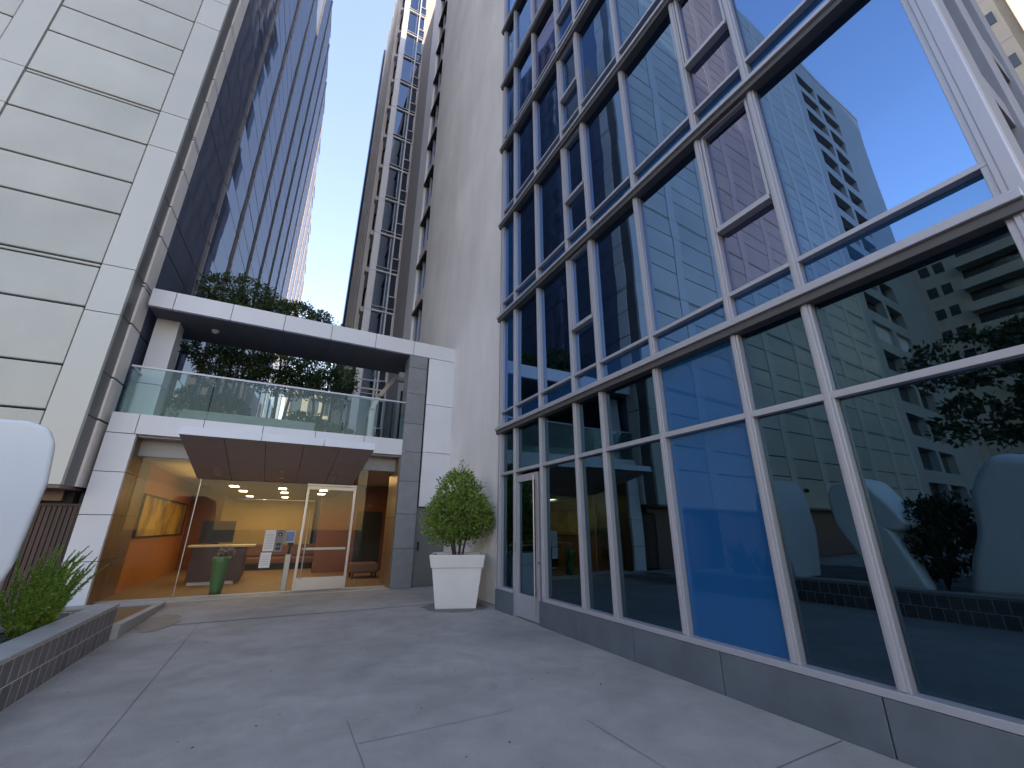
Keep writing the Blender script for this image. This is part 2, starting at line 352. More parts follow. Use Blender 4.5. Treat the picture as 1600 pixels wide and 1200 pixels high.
# interior
part('interior_slab',M['intf'],lambda b:[b.box(XF+.13,9,.6,8.7,z-.14,z+.25) for z in FL]+[b.box(XF+.22,9,.6,8.7,.0,.03)],0)
part('interior_wall',M['intw'],lambda b:(b.box(9,9.1,.5,8.8,0,TOP),b.box(XF+.12,9,8.745,8.79,0,TOP),b.box(XF+.12,9,3.24,3.30,0,3.6)),0)
part('interior_column',M['conc'],lambda b:(b.tube((5.6,6.2,0),(5.6,6.2,TOP),.3,n=20),b.tube((5.6,1.6,0),(5.6,1.6,TOP),.3,n=20)),0)
part('reception_counter',M['intw'],lambda b:(b.box(5.2,5.6,6.9,8.3,.03,1.1),b.box(5.1,5.7,6.85,8.35,1.1,1.14)),0)
for (y0,y1,z0,z1) in ((5.2,5.7,11.2,12.4),(6.0,6.85,7.3,8.9),(4.1,4.9,5.0,6.6),(7.1,7.8,10.3,12.4),(2.0,2.6,9.0,9.6),(5.85,6.8,13.1,14.0)):
    part('roller_blind',M['blind'],lambda b:b.box(XF+.2,XF+.21,y0,y1,z0,z1),0)
# end wall facing the street
def endp(b):
    for x0,x1,y in ((XF+.115,5.50,.40),(5.52,6.48,.43)):
        for z0,z1 in ((0,3.84),(3.85,9.8),(9.81,15.42),(15.43,TOP)): b.box(x0,x1,y,y+.25,z0,z1)
    for x0,x1 in ((7.9,8.9),(11,12.5)):
        b.box(x0,x1,.42,.7,0,TOP)
    for z in FL: b.box(6.48,12.5,.47,.7,z-.12,z+.3)
part('end_wall',mat('end_wall_metal',(.25,.27,.32),.45,.3,var=.05),endp,.01)
part('end_corner_frame',M['alum'],lambda b:b.box(XF-.08,XF+.11,.33,.42,0,TOP),.01)
for k in range(7):
    for x0,x1 in ((6.5,7.88),(8.92,10.98)):
        part('end_window',M['resiglass'],lambda b:b.box(x0,x1,.56,.58,FL[k]+.3,FL[k+1]-.12),0)
part('end_window',M['resiglass'],lambda b:b.box(6.5,7.88,.56,.58,.2,3.7),0)
part('roof',M['conc'],lambda b:(b.box(XF-.1,12.5,.36,8.82,TOP,TOP+.6),b.box(9.1,12.5,.7,8.8,0,TOP)),0)

# ------------------------------------------------------------------ grey concrete tower behind it
CX=4.55
CT=thing('concrete_tower',(CX,14,0),'tall blank grey concrete wall between the glass building and the white portal','building')
part('blank_wall',M['conc'],lambda b:b.box(CX,12,8.86,18.0,0,41),.02,CT)
part('corner_trim',M['alum'],lambda b:b.box(CX-.12,CX-.002,8.845,8.93,.0,30),.004,CT)
def flute(b):
    y=8.95
    while y<10.75: b.box(CX-.035,CX-.001,y,y+.055,0,2.25); y+=.085
part('fluted_panel',M['conc'],flute,.008,CT)
part('window_bay_wall',M['beige'],lambda b:[b.box(CX+.25,12,18.0,19.7,0,41)]+[b.box(CX+.02,CX+.25,18.0,19.7,6.55+2.88*k,7.3+2.88*k) for k in range(12)],.01,CT)
for k in range(12):
    z0=7.3+2.88*k
    part('window',M['resiglass'],lambda b:b.box(CX+.15,CX+.2,18.0,19.7,z0,z0+2.13),0,CT)
    part('window_hood',M['darkm'],lambda b:(b.box(CX-.1,CX+.15,18.02,18.8,z0+1.98,z0+2.12),b.box(CX-.1,CX+.15,18.86,19.68,z0+1.98,z0+2.12)),0,CT)
    part('window_frame',M['alum'],lambda b:[b.box(CX+.06,CX+.15,y,y+.05,z0,z0+2.12) for y in (18.02,18.82,19.62)],0,CT)
def wst(b):
    z=5
    while z<40: b.box(CX-.05,12,19.72,21.55,z,z+2.86); z+=2.88
part('white_pier',M['pale'],wst,.01,CT)
part('rear_wall',M['concdk'],lambda b:b.box(CX,12,21.56,24.98,0,41),.01,CT)

# ------------------------------------------------------------------ middle tower with bay windows
MT=thing('glazed_tower',(3.7,25.3,0),'slender tower with stacked white framed windows and a sunlit top behind the portal','building')
Y0=25.0
zf=[z for z in [5.9+2.95*k for k in range(16)]]
HT=53.1
part('corner_pier',M['pale'],lambda b:[b.box(2.62,3.02,Y0-.10,Y0+.5,z,z+2.93) for z in zf],.01,MT)
part('edge_wall',M['beige'],lambda b:b.box(4.47,12,Y0-.03,Y0+6,0,HT),.01,MT)
for z in zf:
    fr=part('window',M['resiglass'],lambda b:(b.box(3.04,3.93,Y0+.03,Y0+.05,z+.1,z+2.9),b.box(4.02,4.44,Y0+.03,Y0+.05,z+.1,z+2.9)),0,MT)
    def ff(b):
        b.box(3.02,4.47,Y0-.09,Y0+.03,z-.02,z+.09); b.box(3.02,4.47,Y0-.04,Y0+.03,z+.36,z+.40)
        b.box(3.93,4.02,Y0-.08,Y0+.03,z+.092,z+2.93); b.box(3.75,3.78,Y0-.03,Y0+.028,z+.402,z+2.93)
        b.box(4.02,4.46,Y0-.05,Y0+.03,z+1.25,z+1.31); b.box(4.40,4.46,Y0-.045,Y0+.03,z+1.312,z+2.93); b.box(3.03,3.06,Y0-.03,Y0+.03,z+.402,z+2.93)
    mb=MB(); ff(mb); f=mb.build('frame',M['whitesteel'],None,.006); f.parent=fr
part('core',M['concdk'],lambda b:b.box(2.7,12,Y0+.06,36,0,HT-.05),0,MT)
# left flank: piers and dark recesses running back
def fins(b):
    y=25.6
    while y<34: b.box(2.22,2.7,y,y+.55,0,HT); y+=1.45
part('flank_fins',M['beige'],fins,.02,MT)
part('flank_glass',M['resiglass'],lambda b:b.box(2.5,2.68,25.6,35.4,0,HT-.3),0,MT)
def flb(b):
    for z in zf: b.box(2.40,2.69,25.2,35.4,z-.1,z+.25)
part('flank_bands',M['beige'],flb,.01,MT)
for z in zf: part('side_hood',M['darkm'],lambda b:b.box(2.5,2.61,25.0,25.35,z+1.5,z+2.7),0,MT)
part('rear_edge',M['resiglass'],lambda b:b.box(2.1,2.5,34.6,35.5,0,HT-1),0,MT)

# ------------------------------------------------------------------ office tower (left)
LT=.05; P0=Vector((-4.10,12.10,0)); 
A=Matrix.Translation(P0)@Matrix.Rotation(-LT,4,'Z')      # local +x = along front to the right, +y = along the side, away
OT=thing('office_tower',P0,'pale metal panel clad office tower with dark glass side at the left','building')
def apart(name,m,fn,bevel=.0,seg=1): 
    mb=MB(); fn(mb); mb.v=[tuple(A@Vector(v)) for v in mb.v]; return mb.build(name,m,OT,bevel,seg)
Z0=2.43; FH=5.05
zfl=[Z0+.09+FH*k for k in range(10)]; RT=50.0
fr=[0,.29,.49,.75,1.0]
def levels():
    L=[Z0,3.96,4.99,6.43,7.60]; dbl=[7.60]
    k=0
    while L[-1]<RT-5:
        b=L[-1]; L+= [b+.29*FH,b+.49*FH,b+.75*FH,b+FH]; dbl.append(b+FH)
    L.append(RT); return L,dbl
LV,DBL=levels()
NB=8; PW=.65; PER=3.40
def panels(b):
    for n in range(NB):
        x1=-PW-n*PER; x0=x1-(PER-PW)
        for z0,z1 in zip(LV,LV[1:]):
            top=z1-(.12 if any(abs(z1-d)<.01 for d in DBL) else .02)
            b.box(x0+.014,x1-.014,.014,.12,z0+.02,top)
            if top<z1-.05: b.box(x0+.012,x1-.012,.018,.12,top+.036,z1-.018)
apart('wall_panels',M['panel'],panels,.022,2)
for n in range(NB+1):
    def pils(b):
        z=[Z0]+[v for d in DBL for v in (d-.25*FH+.02,d)]+[RT]
        x1=-n*PER; x0=x1-PW
        for z0,z1 in zip(z,z[1:]): b.box(x0+.014,x1-(.014 if n else 0),0,.12,z0+.008,z1-.008)
    apart('pilaster',M['pil'],pils,.004)
apart('panel_backing',M['paneldk'],lambda b:b.box(-PW-NB*PER,-.02,.10,.4,Z0+.05,RT-.1))
XB=-PW-NB*PER
# punched-window wing
XW0=XB-17.5
cols=[(XB-1.4-3.9,XB-1.4),(XB-6.0-3.6,XB-6.0)]
rows=[2.0+2.72*k for k in range(17)]
def wing(b):
    xs=[XW0,cols[1][0],cols[1][1],cols[0][0],cols[0][1],XB]
    b.box(xs[0],xs[1],0,1.6,5.6,RT+1); b.box(xs[2],xs[3],0,1.6,0,RT+1); b.box(xs[4],xs[5],0,1.6,0,RT+1)
    for (a,c) in cols:
        b.box(a,c,0,1.6,0,rows[0]+.85)
        for i,r in enumerate(rows):
            t=rows[i+1] if i+1<len(rows) else RT+1-.85
            b.box(a,c,0,1.6,r+.85+1.75,t+.85)
    # lower rows have two more openings in the wide end wall
    x2=[(xs[1]-3.2,xs[1]-.6),(xs[1]-6.6,xs[1]-4.0)]
    b.box(xs[0],x2[1][0],0,1.6,0,5.59); b.box(x2[1][1],x2[0][0],0,1.6,0,5.59); b.box(x2[0][1],xs[1],0,1.6,0,5.59)
    for a,c in x2: b.box(a,c,0,1.6,0,rows[0]+.85); b.box(a,c,0,1.6,rows[0]+2.4,5.59)
apart('punched_wall',mat('punched_wall_cladding',(.36,.38,.385),.5,var=.08,scale=.5,var2=.06),wing)
for i,r in enumerate(rows):
    for j,(a,c) in enumerate(cols):
        apart('window',M['paper'] if i==5 else M['winddk'],lambda b:b.box(a,c,.55 if i!=5 else .3,.6 if i!=5 else .35,r+.85,r+2.6))
apart('roof_parapet',M['pil'],lambda b:[b.box(x-3.2,x,-.04,.3,RT+1.0,RT+1.55) for x in [XW0+3.2+3.25*i for i in range(5)]]+[b.box(XB+.1,-.1,.02,.4,RT,RT+.4)])
apart('tower_core',M['concdk'],lambda b:(b.box(XW0+.2,XB,1.65,18,0,RT+.9),b.box(XB,-.8,.42,18,2.5,RT-.2)))
# side elevation
apart('corner_reveal',M['notch'],lambda b:[b.box(-.30,-.012,.03,.66,z0+.01,z1-.012) for z0,z1 in zip(LV,LV[1:])],.003)
def colc(b):
    for z0,z1 in zip(LV,LV[1:]):
        d=any(abs(z1-q)<.01 for q in DBL)
        b.box(-.30,.035,.62,1.22,z0+.02,z1-(.12 if d else .025))
        if d: b.box(-.30,.035,.62,1.22,z1-.075,z1-.02)
    b.box(-.30,.0,.63,1.21,Z0,RT,mi=1)
apart('corner_column',[M['strip'],M['paneldk']],colc,.004)
def roofz(u):
    P=[(0,48.6),(17.6,48.2),(25.6,46),(27.5,44.8),(32.8,38.6),(41.6,31.7),(46,28)]
    for (a,b_),(c,d) in zip(P,P[1:]):
        if u<=c: return b_+(d-b_)*(u-a)/(c-a)
    return 28
mu=[1.22]+[4.30+3.40*k for k in range(12)]
random.seed(5)
for i,(u0,u1) in enumerate(zip(mu,mu[1:])):
    u0m=u0 if i==0 else u0+.1; u1m=u1-.1
    def gl(b):
        zz=[0]+LV[:-1]+[v for v in (RT,)]
        for z0,z1 in zip(zz,zz[1:]):
            za0,za1=min(z1,roofz(u0m)),min(z1,roofz(u1m))
            if za0<=z0+.05 and za1<=z0+.05: continue
            za0=max(za0,z0+.02); za1=max(za1,z0+.02)
            d=.008*random.uniform(-1,1); e=.008*random.uniform(-1,1)
            vs=[(-.02+d,u0m,z0+.018),(-.02+e,u1m,z0+.018),(-.02-e,u1m,za1-.014),(-.02-d,u0m,za0-.014)]
            vs=vs+[(x-.05,y,z) for x,y,z in vs]
            b.add(vs,[(0,1,2,3),(7,6,5,4),(0,4,5,1),(1,5,6,2),(2,6,7,3),(3,7,4,0)])
    apart('window_bay',M['officeglass'],gl)
for u in mu[1:]:
    def mm(b):
        z1=roofz(u)
        zs=[0]+[z for z in LV if z<z1-.3]+[z1]
        for a,c in zip(zs,zs[1:]):
            d=any(abs(c-q)<.01 for q in DBL)
            b.prism([(-.2,u-.12),(.02,u-.12),(.055,u-.07),(.055,u+.07),(.02,u+.12),(-.2,u+.12)],'z',a+.03,c-(.14 if d else .03))
            if d: b.prism([(-.2,u-.12),(.02,u-.12),(.055,u-.07),(.055,u+.07),(.02,u+.12),(-.2,u+.12)],'z',c-.10,c-.03)
        b.box(-.2,.01,u-.105,u+.105,0,z1)
    apart('side_mullion',M['mulc'],mm)
def sideback(b):
    us=[1.0,17.6,25.6,27.5,32.8,41.6]
    b.prism([(1.0,0)]+[(41.6,0)]+[(u,roofz(u)-.1) for u in reversed(us)],'x',-.7,-.1)
apart('side_backing',M['paneldk'],sideback)
# base under the overhang
apart('granite_base',M['granite'],lambda b:(b.box(XB,-.62,.9,1.4,0,Z0-.01),b.box(-.62,-.25,.9,2.6,1.0+1.15,Z0-.01),b.box(-.62,-.3,2.5,2.6,0,2.1)),.005)
apart('overhang_soffit',M['granite'],lambda b:b.box(XB,-.02,.05,1.5,Z0-.06,Z0+.04))
apart('base_column',M['granite'],lambda b:b.box(-5.2,-4.0,.3,.9,0,Z0-.06))
cam=MB(); cam.tube((-11.3,.0,3.3),(-11.3,-.10,3.3),.09,n=14); cam.tube((-11.3,-.1,3.3),(-11.3,-.2,3.28),.12,.02,n=14)
cam.v=[tuple(A@Vector(v)) for v in cam.v]
o=cam.build('security_camera',M['darkm']); tag(o,'small dark security camera fixed to the pale panels of the office tower','camera')
# slatted gate between tower and portal
GT=thing('slatted_gate',(-4.3,13.0,0),'dark brown slatted metal gate between office tower and white portal post','gate')
part('gate_frame',M['darkm'],lambda b:(b.box(-4.72,-4.66,12.97,13.03,0,2.1),b.box(-3.98,-3.94,12.97,13.03,0,2.1),b.box(-4.66,-3.98,12.97,13.03,2.04,2.1),b.box(-4.66,-3.98,12.97,13.03,.05,.1)),.004,GT)
part('gate_slats',mat('gate_wood',(.06,.035,.035),.5,var=.2,island=.35),lambda b:[b.box(-4.655+.085*i,-4.655+.085*i+.07,12.985,13.015,.1,2.04) for i in range(8)],.004,GT)

# ------------------------------------------------------------------ entrance portal
PY=12.9
EP=thing('entrance_portal',(0,13.2,0),'white two storey entrance portal with glazed warm lit lobby below and planted terrace above','building')
gap=.007
def fas(b,xs,z0,z1,y0=PY,y1=PY+.12):
    for a,c in zip(xs,xs[1:]): b.box(a+gap,c-gap,y0,y1,z0,z1)
    b.box(xs[0]+.03,xs[-1]-.03,y0+.03,y1-.02,z0+.012,z1-.012,mi=1)
def bpart(name,m,fn,bevel=.004): return part(name,[m,M['paneldk']],fn,bevel,EP)
SX=[-3.92,-3.40,-2.10,-.78,.52,1.85,3.10]
bpart('upper_fascia',M['white'],lambda b:fas(b,SX+[4.62],7.10,7.60))
bpart('lower_fascia',M['white'],lambda b:fas(b,SX[0:6]+[3.10],3.73,4.215))
def post(b):
    zs=[0,.90,1.87,2.82,3.72]
    for a,c in zip(zs,zs[1:]): b.box(-3.92,-3.36,PY,PY+.12,a+gap,c-gap)
    b.box(-3.90,-3.38,PY+.03,PY+.3,0,3.7,mi=1)
bpart('portal_post',M['white'],post)
def pier(b):
    zs=[0,1.05,2.0,2.95,3.85,4.75,5.75,6.65,7.09]
    for a,c in zip(zs,zs[1:]): b.box(3.0,3.60,PY-.01,PY+.6,a+.004,c-.004)
bpart('stone_pier',M['stone'],pier,.006)
def rp(b):
    zs=[2.22,3.88,5.45,7.09]
    for a,c in zip(zs,zs[1:]): b.box(3.66,4.60,PY,PY+.12,a+gap,c-gap)
    b.box(3.62,4.58,PY+.05,PY+.3,2.22,7.08,mi=1)
bpart('side_panel',M['white'],rp)
sd=bpart('service_door',mat('grey_metal_door',(.16,.17,.165),.45,.2,var=.06),lambda b:b.box(3.62,4.56,PY+.10,PY+.16,.02,2.21),.004)
mb=MB(); mb.box(3.72,3.76,PY+.04,PY+.10,.98,1.22); h=mb.build('handle',M['darkm'],None,.005); h.parent=sd
bpart('upper_soffit',M['dksoffit'],lambda b:[b.box(a+.004,c-.004,PY+.125,15.05,7.11,7.2) for a,c in zip(SX,SX[1:])]+[b.box(-3.88,4.5,PY+.13,15.0,7.2,7.58,mi=0)])
bpart('terrace_floor',M['soffitlt'],lambda b:b.box(-3.9,4.5,PY+.125,20,3.735,4.205),0)
bpart('terrace_wall',M['stone'],lambda b:b.box(3.61,4.5,PY+.61,15.3,4.21,7.1),.004)
bpart('inner_column',M['white'],lambda b:(b.box(-3.88,-3.36,13.72,14.3,4.21,5.20),b.box(-3.88,-3.36,13.72,14.3,5.215,7.105)),.006)
# balustrade
for a,c in ((-3.80,-2.10),(-2.09,-.45),(-.44,1.2),(1.21,2.98)):
    bpart('balustrade_glass',M['rail'],lambda b:b.box(a+.006,c-.006,PY+.07,PY+.082,4.20,5.40),0)
bpart('balustrade_glass',M['rail'],lambda b:b.box(-3.85,-3.838,PY+.1,16,4.20,5.40),0)
bpart('handrail',M['alum'],lambda b:(b.box(-3.86,3.0,PY+.055,PY+.098,5.40,5.45),b.box(-3.862,-3.82,PY+.1,16,5.40,5.45)),.004)
# canopy: a sloping slab jutting out over the doors
cx0,cx1,cy0,cy1=-2.05,1.75,10.3,13.42; zb0,zb1=3.37,2.80; th=.17
sl=(zb1-zb0)/(cy1-cy0)
def can(b):
    xs=[cx0+(cx1-cx0)*i/5 for i in range(6)]
    for a,c in zip(xs,xs[1:]):
        b.prism([(cy0+.03,zb0+sl*.03),(cy1,zb1),(cy1,zb1+.05),(cy0+.03,zb0+.05)],'x',a+.006,c-.006)
cn=bpart('canopy',M['soffit'],can,.003)
def sub(name,m,fn,par,bevel=.003):
    mb=MB(); fn(mb); o=mb.build(name,m,None,bevel); o.parent=par; return o
def cfas(b):
    for a,c in ((cx0,-.62),(-.61,.62),(.63,cx1)): b.prism([(cy0-.005,zb0-.005),(cy0+.025,zb0-.005),(cy0+.075,zb0+th),(cy0+.045,zb0+th)],'x',a+.004,c-.004)
    b.prism([(cy0+.045,zb0+.051),(cy1,zb1+.051),(cy1,3.72),(PY-.01,3.72),(PY-.02,zb0+th-.02),(cy0+.08,zb0+th-.004)],'x',cx0+.01,cx1-.01)
sub('canopy_fascia',M['white'],cfas,cn)
for x in (-1.55,-.13,1.15):
    yy=12.75; z=zb0+sl*(yy-cy0)
    Mx=Matrix.Translation((x,yy,z-.004))@Matrix.Rotation(math.atan(sl),4,'X')
    def lf(b):
        for (x0,x1,y0,y1) in ((-.06,.06,-.32,-.30),(-.06,.06,.30,.32),(-.06,-.045,-.30,.30),(.045,.06,-.30,.30)): b.box(x0,x1,y0,y1,-.008,.004,M=Mx)
        b.box(-.045,.045,-.3,.3,-.002,.004,M=Mx)
    sub('recessed_light',M['steel'],lf,cn,0)
for a,c in ((-3.35,cx0),(cx1,3.0)): bpart('porch_soffit',M['soffitlt'],lambda b:(b.box(a,c,PY+.125,13.6,3.68,3.73),b.box(a,c,13.42,13.5,3.28,3.679)),0)
# lobby shell
def bw(b):
    zs=[0,.90,1.87,2.82,3.7]
    for a,c in zip(zs,zs[1:]):
        b.box(-3.40,-3.355,PY+.125,13.85,a+.004,c-.004); b.box(-3.40,-3.355,13.862,14.88,a+.004,c-.004)
bpart('bronze_reveal',M['bronze'],bw,.003)
def bw2(b):
    zs=[0,.95,1.9,2.85,3.7]
    for a,c in zip(zs,zs[1:]): b.box(2.955,2.998,PY+.05,14.1,a+.004,c-.004)
bpart('bronze_reveal',M['bronze'],bw2,.003)
bpart('lobby_wall',M['wood'],lambda b:b.box(-3.45,-3.36,14.89,22.4,0,3.3),0)
bpart('lobby_wall',M['yellow'],lambda b:b.box(-2.2,1.35,22.0,22.2,0,2.78),0)
bpart('lobby_wall',M['redwood'],lambda b:b.box(1.36,4.6,18.6,18.8,0,3.3),0)
bpart('lobby_wall',M['redwood'],lambda b:b.box(-3.36,-2.2,22.1,22.3,0,3.3),0)
bpart('lobby_wall',M['redwood'],lambda b:b.box(4.3,4.4,14.1,18.6,0,3.3),0)
bpart('corridor_dark_panel',M['darkm'],lambda b:b.box(2.75,3.75,18.55,18.6,0,2.25),0)  # black slab painted for the unlit corridor's darkness; no opening is cut
bpart('lobby_floor',M['carpet'],lambda b:b.box(-3.4,4.4,13.40,22.2,-.01,.012),0)
for a,c in ((-3.4,cx0),(cx1,4.4)): bpart('lobby_ceiling',M['ceil'],lambda b:b.box(a,c,13.5,22.2,3.28,3.4),0)
def drop(b):
    b.box(cx0,cx1,13.43,22.1,2.80,2.86)
bpart('dropped_ceiling',mat('dropped_ceiling_panel',(.20,.13,.09),.6),drop,0)
for i,(x,y) in enumerate(((-1.38,15.4),(-1.26,17.3),(-.07,15.6),(.0,17.4),(1.22,17.4),(1.15,15.6),(-1.2,20.0),(.05,20.0))):
    bpart('ceiling_light',M['lamp'],lambda b:b.box(x-.11,x+.11,y-.22,y+.22,2.785,2.798),0)
# lobby glazing
for x0,x1 in ((-3.35,-1.96),(-1.95,.54),(1.90,2.99)):
    bpart('lobby_glass',M['clear'],lambda b:b.box(x0,x1,13.45,13.462,.03,3.28 if (x1<-1.9 or x0>1.8) else 2.79),0)
bpart('glass_edge_trim',M['steel'],lambda b:(b.box(-1.962,-1.945,13.44,13.47,.03,2.8),b.box(-3.35,.55,13.44,13.475,.02,.045),b.box(1.9,2.99,13.44,13.475,.02,.045)),0)
ed=bpart('entrance_door',M['steel'],lambda b:(b.box(.56,.625,13.42,13.49,.02,2.74),b.box(1.82,1.885,13.42,13.49,.02,2.74),b.box(.55,1.89,13.40,13.50,2.742,2.80),b.box(.626,1.819,13.425,13.485,2.64,2.74),b.box(.626,1.819,13.425,13.485,.03,.34)),.004)
sub('door_glass',M['clear'],lambda b:b.box(.626,1.819,13.45,13.462,.34,2.64),ed,0)
sub('pull_handle',M['steel'],lambda b:(b.tube((.72,13.36,.30),(.72,13.36,2.05),.016,n=10),b.tube((.72,13.36,.5),(.72,13.45,.5),.01),b.tube((.72,13.36,1.9),(.72,13.45,1.9),.01)),ed,0)
sub('push_bar',M['steel'],lambda b:b.box(.66,1.78,13.50,13.53,1.03,1.09),ed)
# dome camera under the terrace soffit
o=MB().lathe([(0,-.10),(.06,-.085),(.09,-.04),(.1,0)],(-2.55,13.9,7.108),16).build('dome_camera',M['paper']); tag(o,'small white dome camera under the dark terrace soffit','camera')

# ------------------------------------------------------------------ things in the lobby
FP=thing('framed_map',(-3.3,18,1.3),'long framed golden map artwork on the orange lobby wall','picture')
part('frame',M['darkm'],lambda b:(b.box(-3.358,-3.30,14.95,21.3,1.34,1.38),b.box(-3.358,-3.30,14.95,21.3,2.44,2.48),b.box(-3.358,-3.30,14.95,15.0,1.38,2.44),b.box(-3.358,-3.30,21.25,21.3,1.38,2.44)),.003,FP)
def mapmat():
    m,nt,b,out=nodes('map_print'); L=nt.links; tc=N(nt,'ShaderNodeTexCoord'); nz=N(nt,'ShaderNodeTexNoise'); nz.inputs['Scale'].default_value=.9; nz.inputs['Detail'].default_value=7
    L.new(tc.outputs['Object'],nz.inputs['Vector']); cr=N(nt,'ShaderNodeValToRGB'); e=cr.color_ramp.elements
    e[0].position=.40; e[0].color=(.20,.12,.03,1); e[1].position=.56; e[1].color=(.55,.36,.07,1); L.new(nz.outputs['Fac'],cr.inputs[0]); L.new(cr.outputs[0],b.inputs['Base Color']); b.inputs['Roughness'].default_value=.4; return m
for a,c in ((15.0,17.0),(17.02,19.1),(19.12,21.25)): part('map_sheet',mapmat(),lambda b:b.box(-3.358,-3.33,a,c,1.38,2.44),0,FP)
RD=thing('reception_desk',(-1.7,16.6,0),'dark brown reception desk with pale overhanging countertop inside the lobby','desk')
part('desk_body',M['brown'],lambda b:(b.box(-2.15,-.80,16.1,16.2,.10,1.05),b.box(-.90,-.80,16.2,17.8,.10,1.05),b.box(-2.15,-2.05,16.2,17.8,.10,1.05)),.006,RD)
part('plinth',M['paper'],lambda b:b.box(-2.1,-.95,16.13,17.7,.0,.10),.004,RD)
part('countertop',M['counter'],lambda b:b.box(-2.25,-.55,15.95,16.6,1.052,1.11),.008,RD)
MN=thing('monitor',(-1.75,17,1.11),'dark flat screen behind the reception countertop','monitor')
part('screen',[M['darkm']],lambda b:(b.box(-2.12,-1.22,16.72,16.76,1.16,1.82),b.box(-1.78,-1.58,16.70,16.80,1.112,1.16)),.006,MN)
part('display',M['lobbysign'],lambda b:b.box(-2.08,-1.26,16.712,16.719,1.2,1.78),0,MN)
VS=thing('floor_vase',(-1.17,13.95,.012),'tall green tapered vase with dried flowers standing inside the lobby glass','vase')
part('vase_body',M['vase'],lambda b:b.lathe([(.0,.0),(.13,.0),(.145,.1),(.20,.75),(.215,.86),(.19,.87),(.17,.78),(.0,.76)],(-1.17,13.95,.012),28),0,VS)
def stems(b):
    random.seed(2)
    for i in range(12):
        a=random.uniform(0,6.28); r=random.uniform(.05,.22); p=Vector((-1.17+r*.4*cos(a),13.95+r*.4*sin(a),.75)); q=Vector((-1.17+r*cos(a)+.06,13.95+r*sin(a),.95+random.uniform(0,.2)))
        b.tube(p,q,.006,.004,5)
        for k in range(5):
            c=q+Vector((random.uniform(-.05,.05),random.uniform(-.05,.05),random.uniform(-.04,.04))); b.tube(c,c+Vector((random.uniform(-.04,.04),random.uniform(-.04,.04),.04)),.016,.004,5,mi=1)
part('dried_flowers',[M['bark'],mat('dried_petal',(.4,.3,.22),.8)],stems,0,VS)
KS=thing('check_in_kiosk',(.36,13.75,.012),'grey column kiosk with black neck and small tablet screen beside the glass door','kiosk')
part('column',M['steel'],lambda b:b.box(.29,.43,13.68,13.82,.012,.92),.012,KS)
part('neck',M['darkm'],lambda b:(b.tube((.36,13.75,.92),(.38,13.72,1.18),.035,.03,10),b.box(.30,.44,13.70,13.74,1.15,1.24)),0,KS)
part('tablet',M['paper'],lambda b:b.box(.20,.46,13.64,13.66,1.22,1.54),.006,KS)
part('screen',M['screen'],lambda b:b.box(.235,.425,13.634,13.639,1.26,1.50),0,KS)
NT=thing('notice_sheets',(-.05,13.44,1.1),'white printed notices and a grey board taped to the lobby glass','notice')
part('sheet',[M['paper'],M['print_']],lambda b:(b.box(-.28,-.03,13.44,13.445,1.02,1.55),b.box(-.30,-.05,13.441,13.446,.62,.99),[b.box(-.25,-.06,13.438,13.4395,z,z+.006,mi=1) for z in [1.08+.04*i for i in range(10)]],[b.box(-.27,-.08,13.439,13.4405,z,z+.006,mi=1) for z in [.68+.045*i for i in range(6)]]),0,NT)
part('board',[mat('grey_board',(.17,.19,.22),.5),M['paper'],M['darkm']],lambda b:(b.box(-.02,.17,13.44,13.445,1.0,1.55),b.box(.02,.13,13.437,13.4395,1.15,1.22,mi=2),b.box(.02,.13,13.437,13.4395,1.05,1.12,mi=2),b.tube((.075,13.4395,1.44),(.075,13.435,1.44),.055,n=18,mi=2),b.box(.06,.09,13.433,13.4345,1.42,1.45,mi=1)),0,NT)
SF=thing('sofa',(.2,20.5,0),'brown leather sofa against the yellow back wall of the lobby','sofa')
part('seat',M['leather'],lambda b:b.box(-1.2,2.0,20.6,21.5,.22,.48),.05,SF)
part('backrest',M['leather'],lambda b:b.box(-1.2,2.0,21.35,21.6,.48,.95),.05,SF)
part('plinth',M['darkm'],lambda b:b.box(-1.15,1.95,20.7,21.5,.012,.22),.01,SF)
OM=thing('ottoman',(2.9,16.2,0),'square brown leather ottoman inside the right lobby window','ottoman')
part('cushion',M['leather'],lambda b:b.box(2.35,3.25,15.8,16.6,.18,.48),.05,OM)
part('foot',M['darkm'],lambda b:[b.box(x,x+.06,y,y+.06,.012,.18) for x in (2.4,3.13) for y in (15.86,16.48)],0,OM)

# lamps shown lit in the lobby
def area(name,loc,sx,sy,power,rot=(0,0,0),col=(1,.66,.30)):
    l=bpy.data.lights.new(name,'AREA'); l.shape='RECTANGLE'; l.size=sx; l.size_y=sy; l.energy=power; l.color=col
    o=bpy.data.objects.new(name,l); COL.objects.link(o); o.location=loc; o.rotation_euler=rot; o.parent=EP; o.matrix_parent_inverse=Matrix.Translation(EP.location).inverted(); return o
LP=.145
area('lobby_downlight',(-.6,16.6,2.76),2.4,2.4,70*LP)
area('lobby_downlight',(.1,20.2,2.76),2.4,1.5,70*LP)
area('lobby_cove_light',(-2.75,17.2,3.2),.5,7,70*LP,(0,radians(-25),0),(1,.58,.2))
area('lobby_cove_light',(2.6,15.6,3.2),.8,3,40*LP,(0,0,0),(1,.62,.25))
area('lobby_uplight',(-2.7,16.5,2.75),.3,4,16*LP,(pi,0,0),(1,.66,.25))

